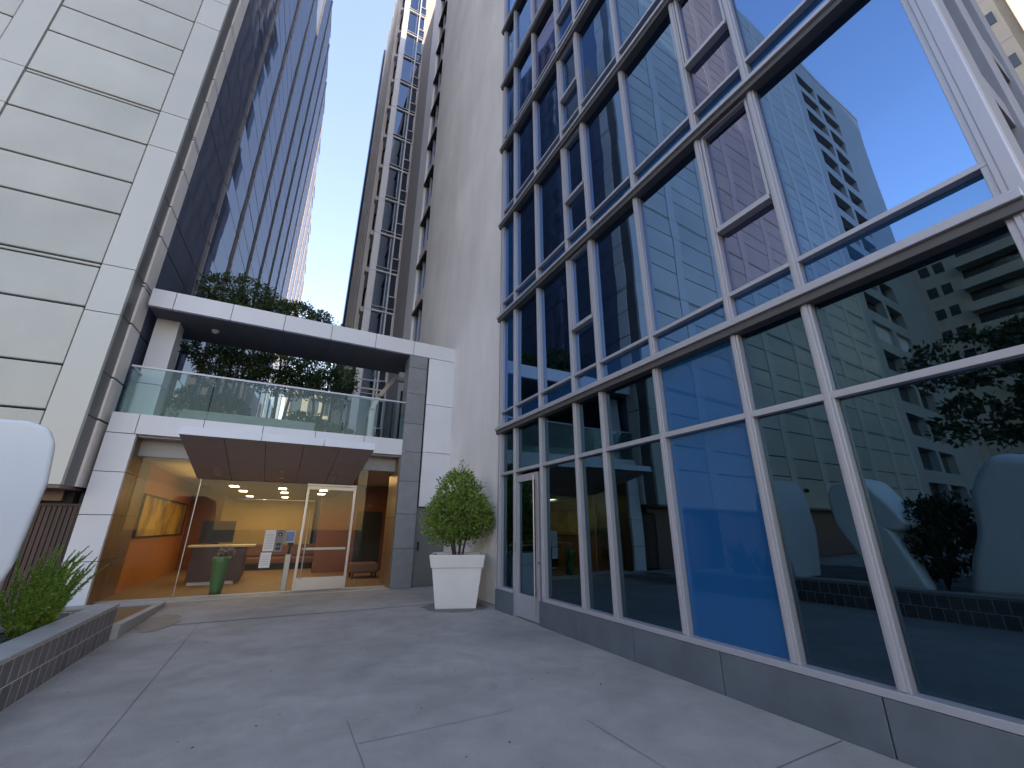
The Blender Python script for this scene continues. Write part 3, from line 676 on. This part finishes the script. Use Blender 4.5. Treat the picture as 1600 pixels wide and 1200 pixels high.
# ------------------------------------------------------------------ vegetation
def leaf(b,p,d,n,l,w,mi=0):
    d=d.normalized(); s=d.cross(n)
    if s.length<1e-3: s=d.orthogonal()
    s.normalize(); u=s.cross(d)
    q=p+d*l
    b.add([p,p+d*l*.5+s*w+u*w*.3,q,p+d*l*.5-s*w+u*w*.3],[(0,1,2),(0,2,3)],mi=mi)
def rv(): 
    while 1:
        v=Vector((random.uniform(-1,1),random.uniform(-1,1),random.uniform(-1,1)))
        if .05<v.length<1: return v
def crown(b,blobs,n,l,w,up=.35,clump=14):
    tot=sum(r[0]*r[1]*r[2] for c,r in blobs)
    for c,r in blobs:
        k=int(n*r[0]*r[1]*r[2]/tot/clump)+1
        for i in range(k):
            v=rv(); v=v.normalized()*(v.length**.35)
            cc=Vector((c[0]+v.x*r[0],c[1]+v.y*r[1],c[2]+v.z*r[2])); cs=l*random.uniform(.8,2.0)
            for j in range(clump):
                p=cc+rv()*cs; d=(rv()+v*.6+Vector((0,0,up))).normalized()
                leaf(b,p,d,rv(),l*random.uniform(.6,1.3),w*random.uniform(.7,1.3))
# potted tree
PC=Vector((3.72,9.62,0)); PR=Matrix.Translation(PC)@Matrix.Rotation(radians(-22),4,'Z')
PT=thing('planter_pot',PC,'large white square tapered plant pot by the grey concrete wall','pot')
def potf(b):
    def fr(h0,h1,z0,z1):
        vs=[PR@Vector(p) for p in ((-h0,-h0,z0),(h0,-h0,z0),(h0,h0,z0),(-h0,h0,z0),(-h1,-h1,z1),(h1,-h1,z1),(h1,h1,z1),(-h1,h1,z1))]
        b.add(vs,[(0,3,2,1),(0,1,5,4),(1,2,6,5),(2,3,7,6),(3,0,4,7)])
    fr(.43,.535,.0,.82)
part('pot_body',M['potm'],potf,.012,PT)
def rimf(b):
    a0,a1=.555,.60
    o=[(-1,-1),(1,-1),(1,1),(-1,1)]
    vs=[PR@Vector((x*h,y*h,z)) for h,z in ((a0,.80),(a1,1.06),(a1-.07,1.06),(a0-.09,.92)) for x,y in o]
    fs=[]
    for k in range(3): fs+=[(k*4+i,k*4+(i+1)%4,k*4+4+(i+1)%4,k*4+4+i) for i in range(4)]
    fs+=[(12,13,14,15)]
    fs+=[(0,4*0+3,2,1)]
    b.add(vs,fs)
part('rim',M['potm'],rimf,.010,PT)
part('soil',M['soil'],lambda b:b.box(-.49,.49,-.49,.49,.9,.985,M=PR),0,PT)
TR=thing('potted_tree',PC+Vector((0,0,.98)),'bushy bright green small tree growing in the large white pot','tree')
random.seed(21)
def trk(b):
    for i in range(7):
        a=i*.9; p=PC+Vector((.09*cos(a),.09*sin(a),.95)); q=PC+Vector((.2*cos(a),.2*sin(a),1.45)); r=PC+Vector((.42*cos(a+.2),.42*sin(a+.2),2.1))
        b.path([p,q,r],[.022,.016,.007],6)
        for j in range(4):
            t=q.lerp(r,random.random()); b.tube(t,t+rv()*.35+Vector((0,0,.15)),.007,.003,5)
part('trunk',M['bark'],trk,0,TR)
def crn(b):
    c=PC+Vector((-.03,-.05,0))
    bl=[((c.x,c.y,1.95),(.72,.70,.50)),((c.x-.25,c.y,1.75),(.55,.5,.45)),((c.x+.3,c.y,1.85),(.50,.5,.45)),((c.x-.05,c.y,2.45),(.46,.42,.38)),((c.x+.02,c.y,2.78),(.20,.2,.26)),((c.x-.4,c.y-.1,1.50),(.28,.28,.22)),((c.x+.18,c.y,1.5),(.25,.25,.2)),((c.x+.35,c.y,2.35),(.3,.3,.28))]
    crown(b,bl,13000,.085,.018,.5)
part('crown',M['leafpot'],crn,0,TR)

def tree(name,loc,h,trunks,blobs,n,l,w,lm,label,cat='tree',group=None,bark='bark',r0=.07):
    t=thing(name,loc,label,cat,group); L=Vector(loc)
    def tk(b):
        for (dx,dy,top,lean) in trunks:
            p=L+Vector((dx,dy,0)); q=L+Vector((dx+lean*.35,dy,h*top*.5)); r=L+Vector((dx+lean,dy,h*top))
            b.path([p,q,r],[r0,r0*.75,r0*.35],8)
            for j in range(5):
                s=q.lerp(r,random.uniform(-.1,.9)); e=s+Vector((random.uniform(-1,1)*h*.16,random.uniform(-1,1)*h*.1,h*random.uniform(.08,.2)))
                b.path([s,s.lerp(e,.5)+rv()*.06,e],[r0*.4,r0*.28,r0*.12],6)
    part('trunk',M[bark],tk,0,t)
    def cr(b):
        crown(b,[((L.x+c[0],L.y+c[1],L.z+c[2]),r) for c,r in blobs],n,l,w)
    part('crown',lm,cr,0,t)
    return t
random.seed(31)
TZ=4.7
gtt='trees in the terrace planters'
tree('terrace_tree',(-2.35,16.2,TZ),5,[(0,0,.72,.15),(.25,.1,.7,.5),(-.1,.15,.66,-.35)],[((0,0,2.15),(1.1,.8,.42)),((-.2,0,4.85),(1.2,.9,.5)),((-.6,-.2,4.4),(.7,.7,.4)),((.6,.1,4.25),(.9,.9,.4)),((-.35,-.2,3.9),(.9,.8,.35)),((-.55,0,2.5),(.8,.8,.35)),((.4,.2,2.7),(.9,.7,.4)),((-.3,-.1,1.6),(.5,.5,.35))],13000,.10,.03,M['leafdk'],'leftmost terrace tree with several thin trunks next to the white inner column',group=gtt,r0=.06)
tree('terrace_tree',(-.75,17.0,TZ),5,[(0,0,.72,-.2),(.2,.1,.66,.5)],[((.1,0,2.0),(1.2,.8,.42)),((-.2,0,4.7),(1.1,.9,.5)),((.5,.1,4.85),(.9,.9,.45)),((.2,-.2,3.8),(1.0,.8,.35)),((-.2,0,2.6),(1.0,.8,.4)),((.6,.1,2.2),(.8,.7,.35))],13000,.10,.03,M['leafdk'],'terrace tree with forked leaning trunks in the middle of the planter',group=gtt,r0=.06)
tree('terrace_tree',(.75,17.3,TZ),4.6,[(0,0,.72,.2),(-.15,.1,.66,-.4)],[((-.1,0,2.1),(1.1,.8,.42)),((-.2,0,4.35),(1.0,.9,.5)),((.5,.1,4.35),(.8,.8,.45)),((-.3,-.2,2.8),(.9,.8,.4)),((.3,0,2.4),(.9,.8,.45)),((.5,0,1.8),(.5,.5,.35))],11000,.10,.029,M['leafdk'],'right hand terrace tree with dense low leaves near the glazed door',group=gtt,r0=.055)
tree('terrace_tree',(1.6,18.6,TZ),4.2,[(0,0,.75,.1)],[((-.1,0,4.6),(.75,.8,.35)),((-.2,0,3.4),(.6,.6,.3))],2000,.10,.028,M['leafdk'],'small thin airy terrace tree at the far right behind the portal fascia',group=gtt,r0=.045)
def shrub(loc,blobs,n,l,w,label,lm=None,group=None):
    t=thing('shrub',loc,label,'shrub',group); L=Vector(loc)
    part('stems',M['bark'],lambda b:[b.tube(L,L+Vector((random.uniform(-.4,.4),random.uniform(-.4,.4),blobs[0][0][2])),.02,.008,5) for i in range(8)],0,t)
    part('foliage',lm or M['shrubm'],lambda b:crown(b,[((L.x+c[0],L.y+c[1],L.z+c[2]),r) for c,r in blobs],n,l,w,.2),0,t)
shrub((-2.15,15.4,TZ),[((0,0,.35),(.75,.55,.5))],5200,.07,.022,'round clipped dark shrub behind the terrace balustrade',group='shrubs on the terrace')
shrub((-3.0,14.9,TZ-.3),[((0,0,.5),(.35,.4,.6))],1400,.09,.028,'low loose shrub beside the inner white column on the terrace',M['leafdk'],'shrubs on the terrace')
shrub((.2,15.4,TZ),[((0,0,.2),(.6,.5,.35)),((.5,0,.1),(.4,.4,.25))],2600,.09,.03,'low spreading shrub in the middle of the terrace planter',M['leafdk'],'shrubs on the terrace')
shrub((1.2,16.2,TZ-.4),[((0,0,.4),(.8,.5,.45))],2600,.09,.03,'leafy shrub under the right hand terrace tree',M['leafdk'],'shrubs on the terrace')
o=MB().box(-3.2,.52,14.5,14.6,4.21,4.80).box(.42,.52,14.6,18.5,4.21,4.80).box(-3.3,-3.2,14.5,18.5,4.21,4.80).box(-3.2,.42,14.6,18.5,4.21,4.70,mi=1).build('terrace_planter',[M['concbox'],M['soil']],None,.008); tag(o,'long grey green planter box behind the terrace glass','planter')
o=MB().box(.7,2.2,15.6,15.7,4.21,4.6).box(.7,2.2,15.7,18.9,4.21,4.5,mi=1).build('terrace_planter',[M['concbox'],M['soil']],None,.008); tag(o,'short low planter box at the right of the terrace','planter')
# folded white frame of the stair canopy on the terrace
CFm=thing('folded_canopy_frame',(2.9,15.5,4.21),'white folded steel frame slanting over the terrace door','canopy frame')
pts=[(2.36,4.21),(2.36,5.72),(2.55,6.25),(3.08,7.06),(3.58,7.06)]
def cff(b,y):
    for (a,z),(c,w) in zip(pts,pts[1:]):
        d=Vector((c-a,0,w-z)).normalized(); nrm=Vector((-d.z,0,d.x))*.07
        p=Vector((a,y,z))-d*.03; q=Vector((c,y,w))+d*.03
        vs=[p-nrm,q-nrm,q+nrm,p+nrm]; vs=[v-Vector((0,.11,0)) for v in vs]+[v+Vector((0,.11,0)) for v in vs]
        b.add(vs,[(0,1,2,3),(7,6,5,4),(0,4,5,1),(1,5,6,2),(2,6,7,3),(3,7,4,0)])
part('frame_rib',M['whitesteel'],lambda b:cff(b,15.5),.006,CFm)
part('frame_glass',M['clear'],lambda b:b.box(2.5,3.5,15.52,15.53,4.21,6.1),0,CFm)
part('door_frame',M['darkm'],lambda b:(b.box(3.35,3.42,15.4,15.5,4.21,6.6),b.box(3.08,3.12,15.4,15.5,4.21,6.2)),0,CFm)
part('crossbar',M['whitesteel'],lambda b:(b.box(1.7,2.75,15.9,15.95,6.62,6.68),b.box(1.7,2.6,15.9,15.95,6.98,7.03),b.box(2.4,2.45,15.88,15.94,6.0,7.1)),.003,CFm)

# ------------------------------------------------------------------ low wall, curb, gravel, plants and sculptures at the left
LW=thing('low_planter_wall',(-2.13,5,0),'low dark slate tiled wall with grey coping along the left of the plaza','wall')
part('tiled_face',M['tile'],lambda b:(b.box(-2.25,-1.98,-6,9.13,0,.464),b.box(-7.5,-2.25,8.9,9.13,0,.464)),0,LW)
part('coping',M['slab'],lambda b:[b.box(-2.27,-1.965,y,min(y+1.19,9.16),.465,.50) for y in [-6+1.2*i for i in range(13)]]+[b.box(-7.5,-2.275,8.88,9.16,.465,.50)],.006,LW)
LC=thing('low_curb',(-1.97,10.7,0),'low slate curb running from the tiled wall to the portal','curb')
part('curb_face',M['slab'],lambda b:b.prism([(9.17,0),(12.3,0),(12.3,.09),(9.17,.20)],'x',-2.02,-1.90),.006,LC)
part('basin',mat('brown_wet_slab',(.10,.075,.05),.35,var=.25),lambda b:b.box(-3.3,-2.02,9.17,12.4,.0,.05),0,LC)
part('rear_curb',M['slab'],lambda b:b.box(-3.3,-1.9,12.31,12.45,0,.10),.006,LC)
random.seed(9)
def grav(b):
    nx,ny=46,50; x0,x1,y0,y1=-7.5,-2.26,-6,8.9
    vs=[(x0+(x1-x0)*i/nx,y0+(y1-y0)*j/ny,.36+random.uniform(-.02,.03)) for j in range(ny+1) for i in range(nx+1)]
    b.add(vs,[(j*(nx+1)+i,j*(nx+1)+i+1,(j+1)*(nx+1)+i+1,(j+1)*(nx+1)+i) for j in range(ny) for i in range(nx)])
    for i in range(420):
        x=random.uniform(-3.6,-2.34); y=random.uniform(5.2,8.8); r=random.uniform(.012,.04); c=Vector((x,y,.375))
        b.add([c+Vector((rv().x*r*.4+r*dx,rv().y*r*.4+r*dy,dz*r)) for dx,dy,dz in ((1,0,0),(0,1,0),(-1,0,0),(0,-1,0),(0,0,.8),(0,0,-.5))],[(0,1,4),(1,2,4),(2,3,4),(3,0,4),(1,0,5),(2,1,5),(3,2,5),(0,3,5)])
o=grv=MB(); grav(grv); o=grv.build('gravel',M['gravel']); o['kind']='stuff'
tag(o,'dark gravel bed inside the slate tiled planter wall','gravel')
for i,(x,y,w,d,r) in enumerate(((-2.75,8.2,.5,.35,.3),(-3.2,7.2,.7,.5,-.2))):
    o=MB().box(-w/2,w/2,-d/2,d/2,0,.05,M=Matrix.Translation((x,y,.385))@Matrix.Rotation(r,4,'Z')).build('stepping_slab',M['slab'],None,.006)
    tag(o,['small slate slab lying on the gravel near the wall corner','broad slate slab on the gravel beside the white sculpture'][i],'slab','slabs on the gravel')
# foxtail ferns
def fern(loc,n,hh,label,seed,g='ferns by the tiled wall'):
    random.seed(seed); L=Vector(loc); t=thing('foxtail_fern',loc,label,'fern',g)
    st=MB(); lf=MB()
    for i in range(n):
        a=random.uniform(-1.5,1.5)+(pi if random.random()<.22 else 0); lean=random.uniform(.05,.55); h=hh*random.uniform(.7,1.1)
        pts=[]
        for k in range(7):
            s=k/6; pts.append(L+Vector((cos(a)*lean*h*s**1.5+.06*cos(a),sin(a)*lean*h*s**1.5+.06*sin(a),h*s*(1-.25*lean*s))))
        for k in range(6): st.tube(pts[k],pts[k+1],.006,.005,5,False)
        for k in range(420):
            s=.04+.96*k/420; f=s*6; j=min(5,int(f)); p=pts[j].lerp(pts[j+1],f-j); tg=(pts[j+1]-pts[j]).normalized()
            rad=.075*(1-.85*max(0,(s-.35)/.65))
            d=(tg*.9+rv()).normalized(); leaf(lf,p,d,rv(),rad*random.uniform(.7,1.1),.0075)
    st.build('stem',M['fern'],t); lf.build('fronds',M['fern'],t,fix=False)
fern((-2.55,7.7,.36),17,1.0,'bright green foxtail fern clump nearest the white portal post',4)
fern((-2.42,7.95,.36),13,.86,'upright light green foxtail fern clump tight behind the coping',8)
fern((-3.0,7.55,.36),15,.70,'lower foxtail fern clump in front of the white sculpture',5)
fern((-2.75,8.15,.36),11,1.05,'tall sparse foxtail fern rising behind the slate slab',6)

def sculpture(name,outline,axis,a0,a1,label,seed,skew=0,bev=.11):
    random.seed(seed); bm=bmesh.new()
    def P(p,a): return Vector((p[0],a,p[1])) if axis=='y' else Vector((a,p[0],p[1]))
    ca=sum(p[0] for p in outline)/len(outline); cz=sum(p[1] for p in outline)/len(outline)
    rings=[]
    for t,s in (((0,1.0),(.5,.82),(1,.62)) if seed==1 else ((0,.95),(.5,1.0),(1,.93))):
        rings.append([bm.verts.new(P((ca+(p[0]-ca)*s+skew*(t-.5)*(p[1]-cz),cz+(p[1]-cz)*((s if seed!=1 else .5+.5*s) if p[1]>.6 else 1)),a0+(a1-a0)*t)) for p in outline])
    n=len(outline)
    for r0,r1 in zip(rings,rings[1:]):
        for i in range(n): bm.faces.new((r0[i],r0[(i+1)%n],r1[(i+1)%n],r1[i]))
    bm.faces.new(list(reversed(rings[0]))); bm.faces.new(rings[-1]); bmesh.ops.recalc_face_normals(bm,faces=bm.faces)
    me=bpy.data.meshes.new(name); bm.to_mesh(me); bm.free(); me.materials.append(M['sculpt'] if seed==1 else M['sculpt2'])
    o=bpy.data.objects.new(name,me); COL.objects.link(o)
    b=o.modifiers.new('Bevel','BEVEL'); b.width=bev; b.segments=4; b.limit_method='ANGLE'; b.angle_limit=radians(12)
    me.polygons.foreach_set('use_smooth',[True]*len(me.polygons))
    w=o.modifiers.new('WN','WEIGHTED_NORMAL')
    return tag(o,label,'sculpture','white sculptures in the gravel bed')
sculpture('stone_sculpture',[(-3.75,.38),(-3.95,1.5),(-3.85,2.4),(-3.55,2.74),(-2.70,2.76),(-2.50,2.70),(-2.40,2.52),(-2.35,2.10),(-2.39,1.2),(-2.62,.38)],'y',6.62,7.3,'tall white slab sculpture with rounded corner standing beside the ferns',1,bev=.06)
sculpture('stone_sculpture',[(5.10,.38),(5.35,1.0),(5.62,1.65),(5.60,2.35),(5.40,2.62),(5.0,2.70),(4.72,2.62),(4.42,2.15),(4.16,1.62),(4.40,1.50),(4.55,1.52),(4.42,1.1),(4.22,.38),(4.55,.38)],'x',-3.5,-2.75,'white hooked arch sculpture reflected in the glass wall beside the slab one',2,.15,.09)
sculpture('stone_sculpture',[(3.75,.38),(3.55,1.0),(3.32,1.5),(3.2,2.2),(3.02,2.55),(2.70,2.95),(2.2,2.85),(1.6,2.4),(1.35,1.5),(1.6,.8),(2.2,.38)],'x',-3.7,-2.75,'broad rounded white sculpture reflected at the right edge of the glass wall',3,.1,.14)
shrub((-3.45,4.15,.38),[((0,0,1.0),(.6,.75,.75)),((0,-.35,1.3),(.4,.4,.5))],4500,.10,.032,'dark bushy shrub between the white sculptures in the gravel bed',M['shrubm'])
# ------------------------------------------------------------------ street side, seen in the glass
random.seed(41)
def street_tree(loc,h,n,label,sc=1):
    bl=[]
    for i in range(11):
        a=random.uniform(0,6.28); r=random.uniform(.2,1)*h*.30; z=h*random.uniform(.48,.92)
        bl.append(((r*cos(a),r*sin(a),z),(h*.17*sc,h*.17*sc,h*.09)))
    tree('street_tree',loc,h,[(0,0,.8,.3),(.05,0,.75,-.9)],bl,n,.21,.07,M['leafmid'],label,group='trees beside the street',bark='palebark',r0=.16)
street_tree((-15,3.1,0),9.5,10000,'leafy street tree with dark leaves reflected at the right of the glass wall')
street_tree((-20,1.2,0),11,8000,'taller street tree standing in front of the pale apartment block')
# reflected apartment block with balconies
AB=thing('balcony_apartment_block',(-62,8,0),'pale apartment block with long dark balconies reflected in the glass wall','building')
def abw(b): b.box(-75,-62,-18,17.5,0,35.5); b.box(-75.2,-61.7,-18.2,17.8,35.5,36.4); b.box(-75,-61.5,16.9,17.6,36.0,36.8)
part('wall',M['cream2'],abw,0,AB)
for k in range(11):
    z=3.1*k+1.0
    part('balcony',M['cream2'],lambda b:(b.box(-62,-60.4,-17,13.2,z-.25,z),b.box(-60.55,-60.4,-17,13.2,z,z+.95)),0,AB)
    part('balcony_opening',M['winddk'],lambda b:b.box(-62.02,-61.96,-16.8,13.0,z+.3,z+2.75),0,AB)
    for y in (14.3,15.7):
        part('window',M['winddk'],lambda b:b.box(-62.03,-61.97,y,y+.95,z+.5,z+1.9),0,AB)
# cream apartment seen past the corner
CA=thing('cream_apartment',(27,6,0),'cream apartment building with a sunlit edge seen past the glass corner','building')
part('wall',M['cream'],lambda b:(b.prism([(25,.45),(25.6,.20),(40,.20),(40,22),(25,22)],'z',0,46),),0,CA)
part('floor_line',M['concdk'],lambda b:[b.box(24.99,25.0,.46,22,2.75*k,2.75*k+.04) for k in range(1,17)],0,CA)
for k in range(15):
    for y in (.62,2.7,5.0):
        part('window',M['winddk'],lambda b:b.box(24.97,25.02,y,y+.34 if y<2 else y+1.0,2.75*k+1.2,2.75*k+1.9),0,CA)
# low house far behind the terrace
HB=thing('distant_house',(1,40,0),'pale two tone house far behind the terrace trees','house')
part('wall',M['cream'],lambda b:b.box(-1.2,3.2,40,48,0,13.4),0,HB)
part('window',M['winddk'],lambda b:[b.box(x,x+.7,39.95,40.05,z,z+1.4) for x in (-.6,.8,2.1) for z in (8.4,11.2)],0,HB)
# unseen tall block, added only to keep the sun off the plaza
SB=thing('added_shade_block',(28,-7,0),'tall slender brick block added out of view to shade the plaza','building')
SBH=75
part('wall',M['brickfar'],lambda b:b.box(24,34,-15,-1.2,0,SBH),0,SB)
for k in range(20):
    part('window_row',M['winddk'],lambda b:[b.box(23.97,24.03,y,y+1.5,1.2+3.6*k,3.0+3.6*k) for y in [-14.3+2.7*i for i in range(5)]],0,SB)

# ------------------------------------------------------------------ camera, light, sky
cd=bpy.data.cameras.new('camera'); co=bpy.data.objects.new('camera',cd); COL.objects.link(co); SC.camera=co
R=((0.88293058,-0.46949781,0.00232178),(-0.1562603,-0.28919036,0.94443192),(-0.44273728,-0.83423063,-0.32869888))
Rm=Matrix(R).transposed().to_4x4()
co.matrix_world=Matrix.Translation((0,0,1.6))@Rm
cd.sensor_width=36; cd.lens=649.03/1600*36; cd.clip_start=.05; cd.clip_end=2000
SUN_EL,SUN_AZ=radians(19),radians(105)       # azimuth from +Y towards +X
sd_=Vector((sin(SUN_AZ)*cos(SUN_EL),cos(SUN_AZ)*cos(SUN_EL),sin(SUN_EL)))
sl_=bpy.data.lights.new('sun','SUN'); sl_.energy=3.0; sl_.angle=radians(.53); sl_.color=(1,.80,.55)
so=bpy.data.objects.new('sun',sl_); COL.objects.link(so); so.rotation_euler=sd_.to_track_quat('Z','Y').to_euler()
w=bpy.data.worlds.new('World'); SC.world=w; w.use_nodes=True; nt=w.node_tree
sk=nt.nodes.new('ShaderNodeTexSky'); sk.sky_type='NISHITA'; sk.sun_disc=False; sk.sun_elevation=SUN_EL; sk.sun_rotation=SUN_AZ
sk.altitude=50; sk.air_density=1.7; sk.dust_density=.35; sk.ozone_density=1.8
wb=nt.nodes.new('ShaderNodeVectorMath'); wb.operation='MULTIPLY'; wb.inputs[1].default_value=(1.12,.945,1.02)   # phone white balance
nt.links.new(sk.outputs[0],wb.inputs[0]); nt.links.new(wb.outputs[0],nt.nodes['Background'].inputs['Color']); nt.nodes['Background'].inputs['Strength'].default_value=.15
SC.render.engine='CYCLES'
SC.cycles.max_bounces=8; SC.cycles.glossy_bounces=5; SC.cycles.transparent_max_bounces=16; SC.cycles.caustics_reflective=False; SC.cycles.caustics_refractive=False
SC.cycles.use_denoising=True
SC.view_settings.view_transform='Standard'; SC.view_settings.look='None'; SC.view_settings.exposure=1.9; SC.view_settings.gamma=1
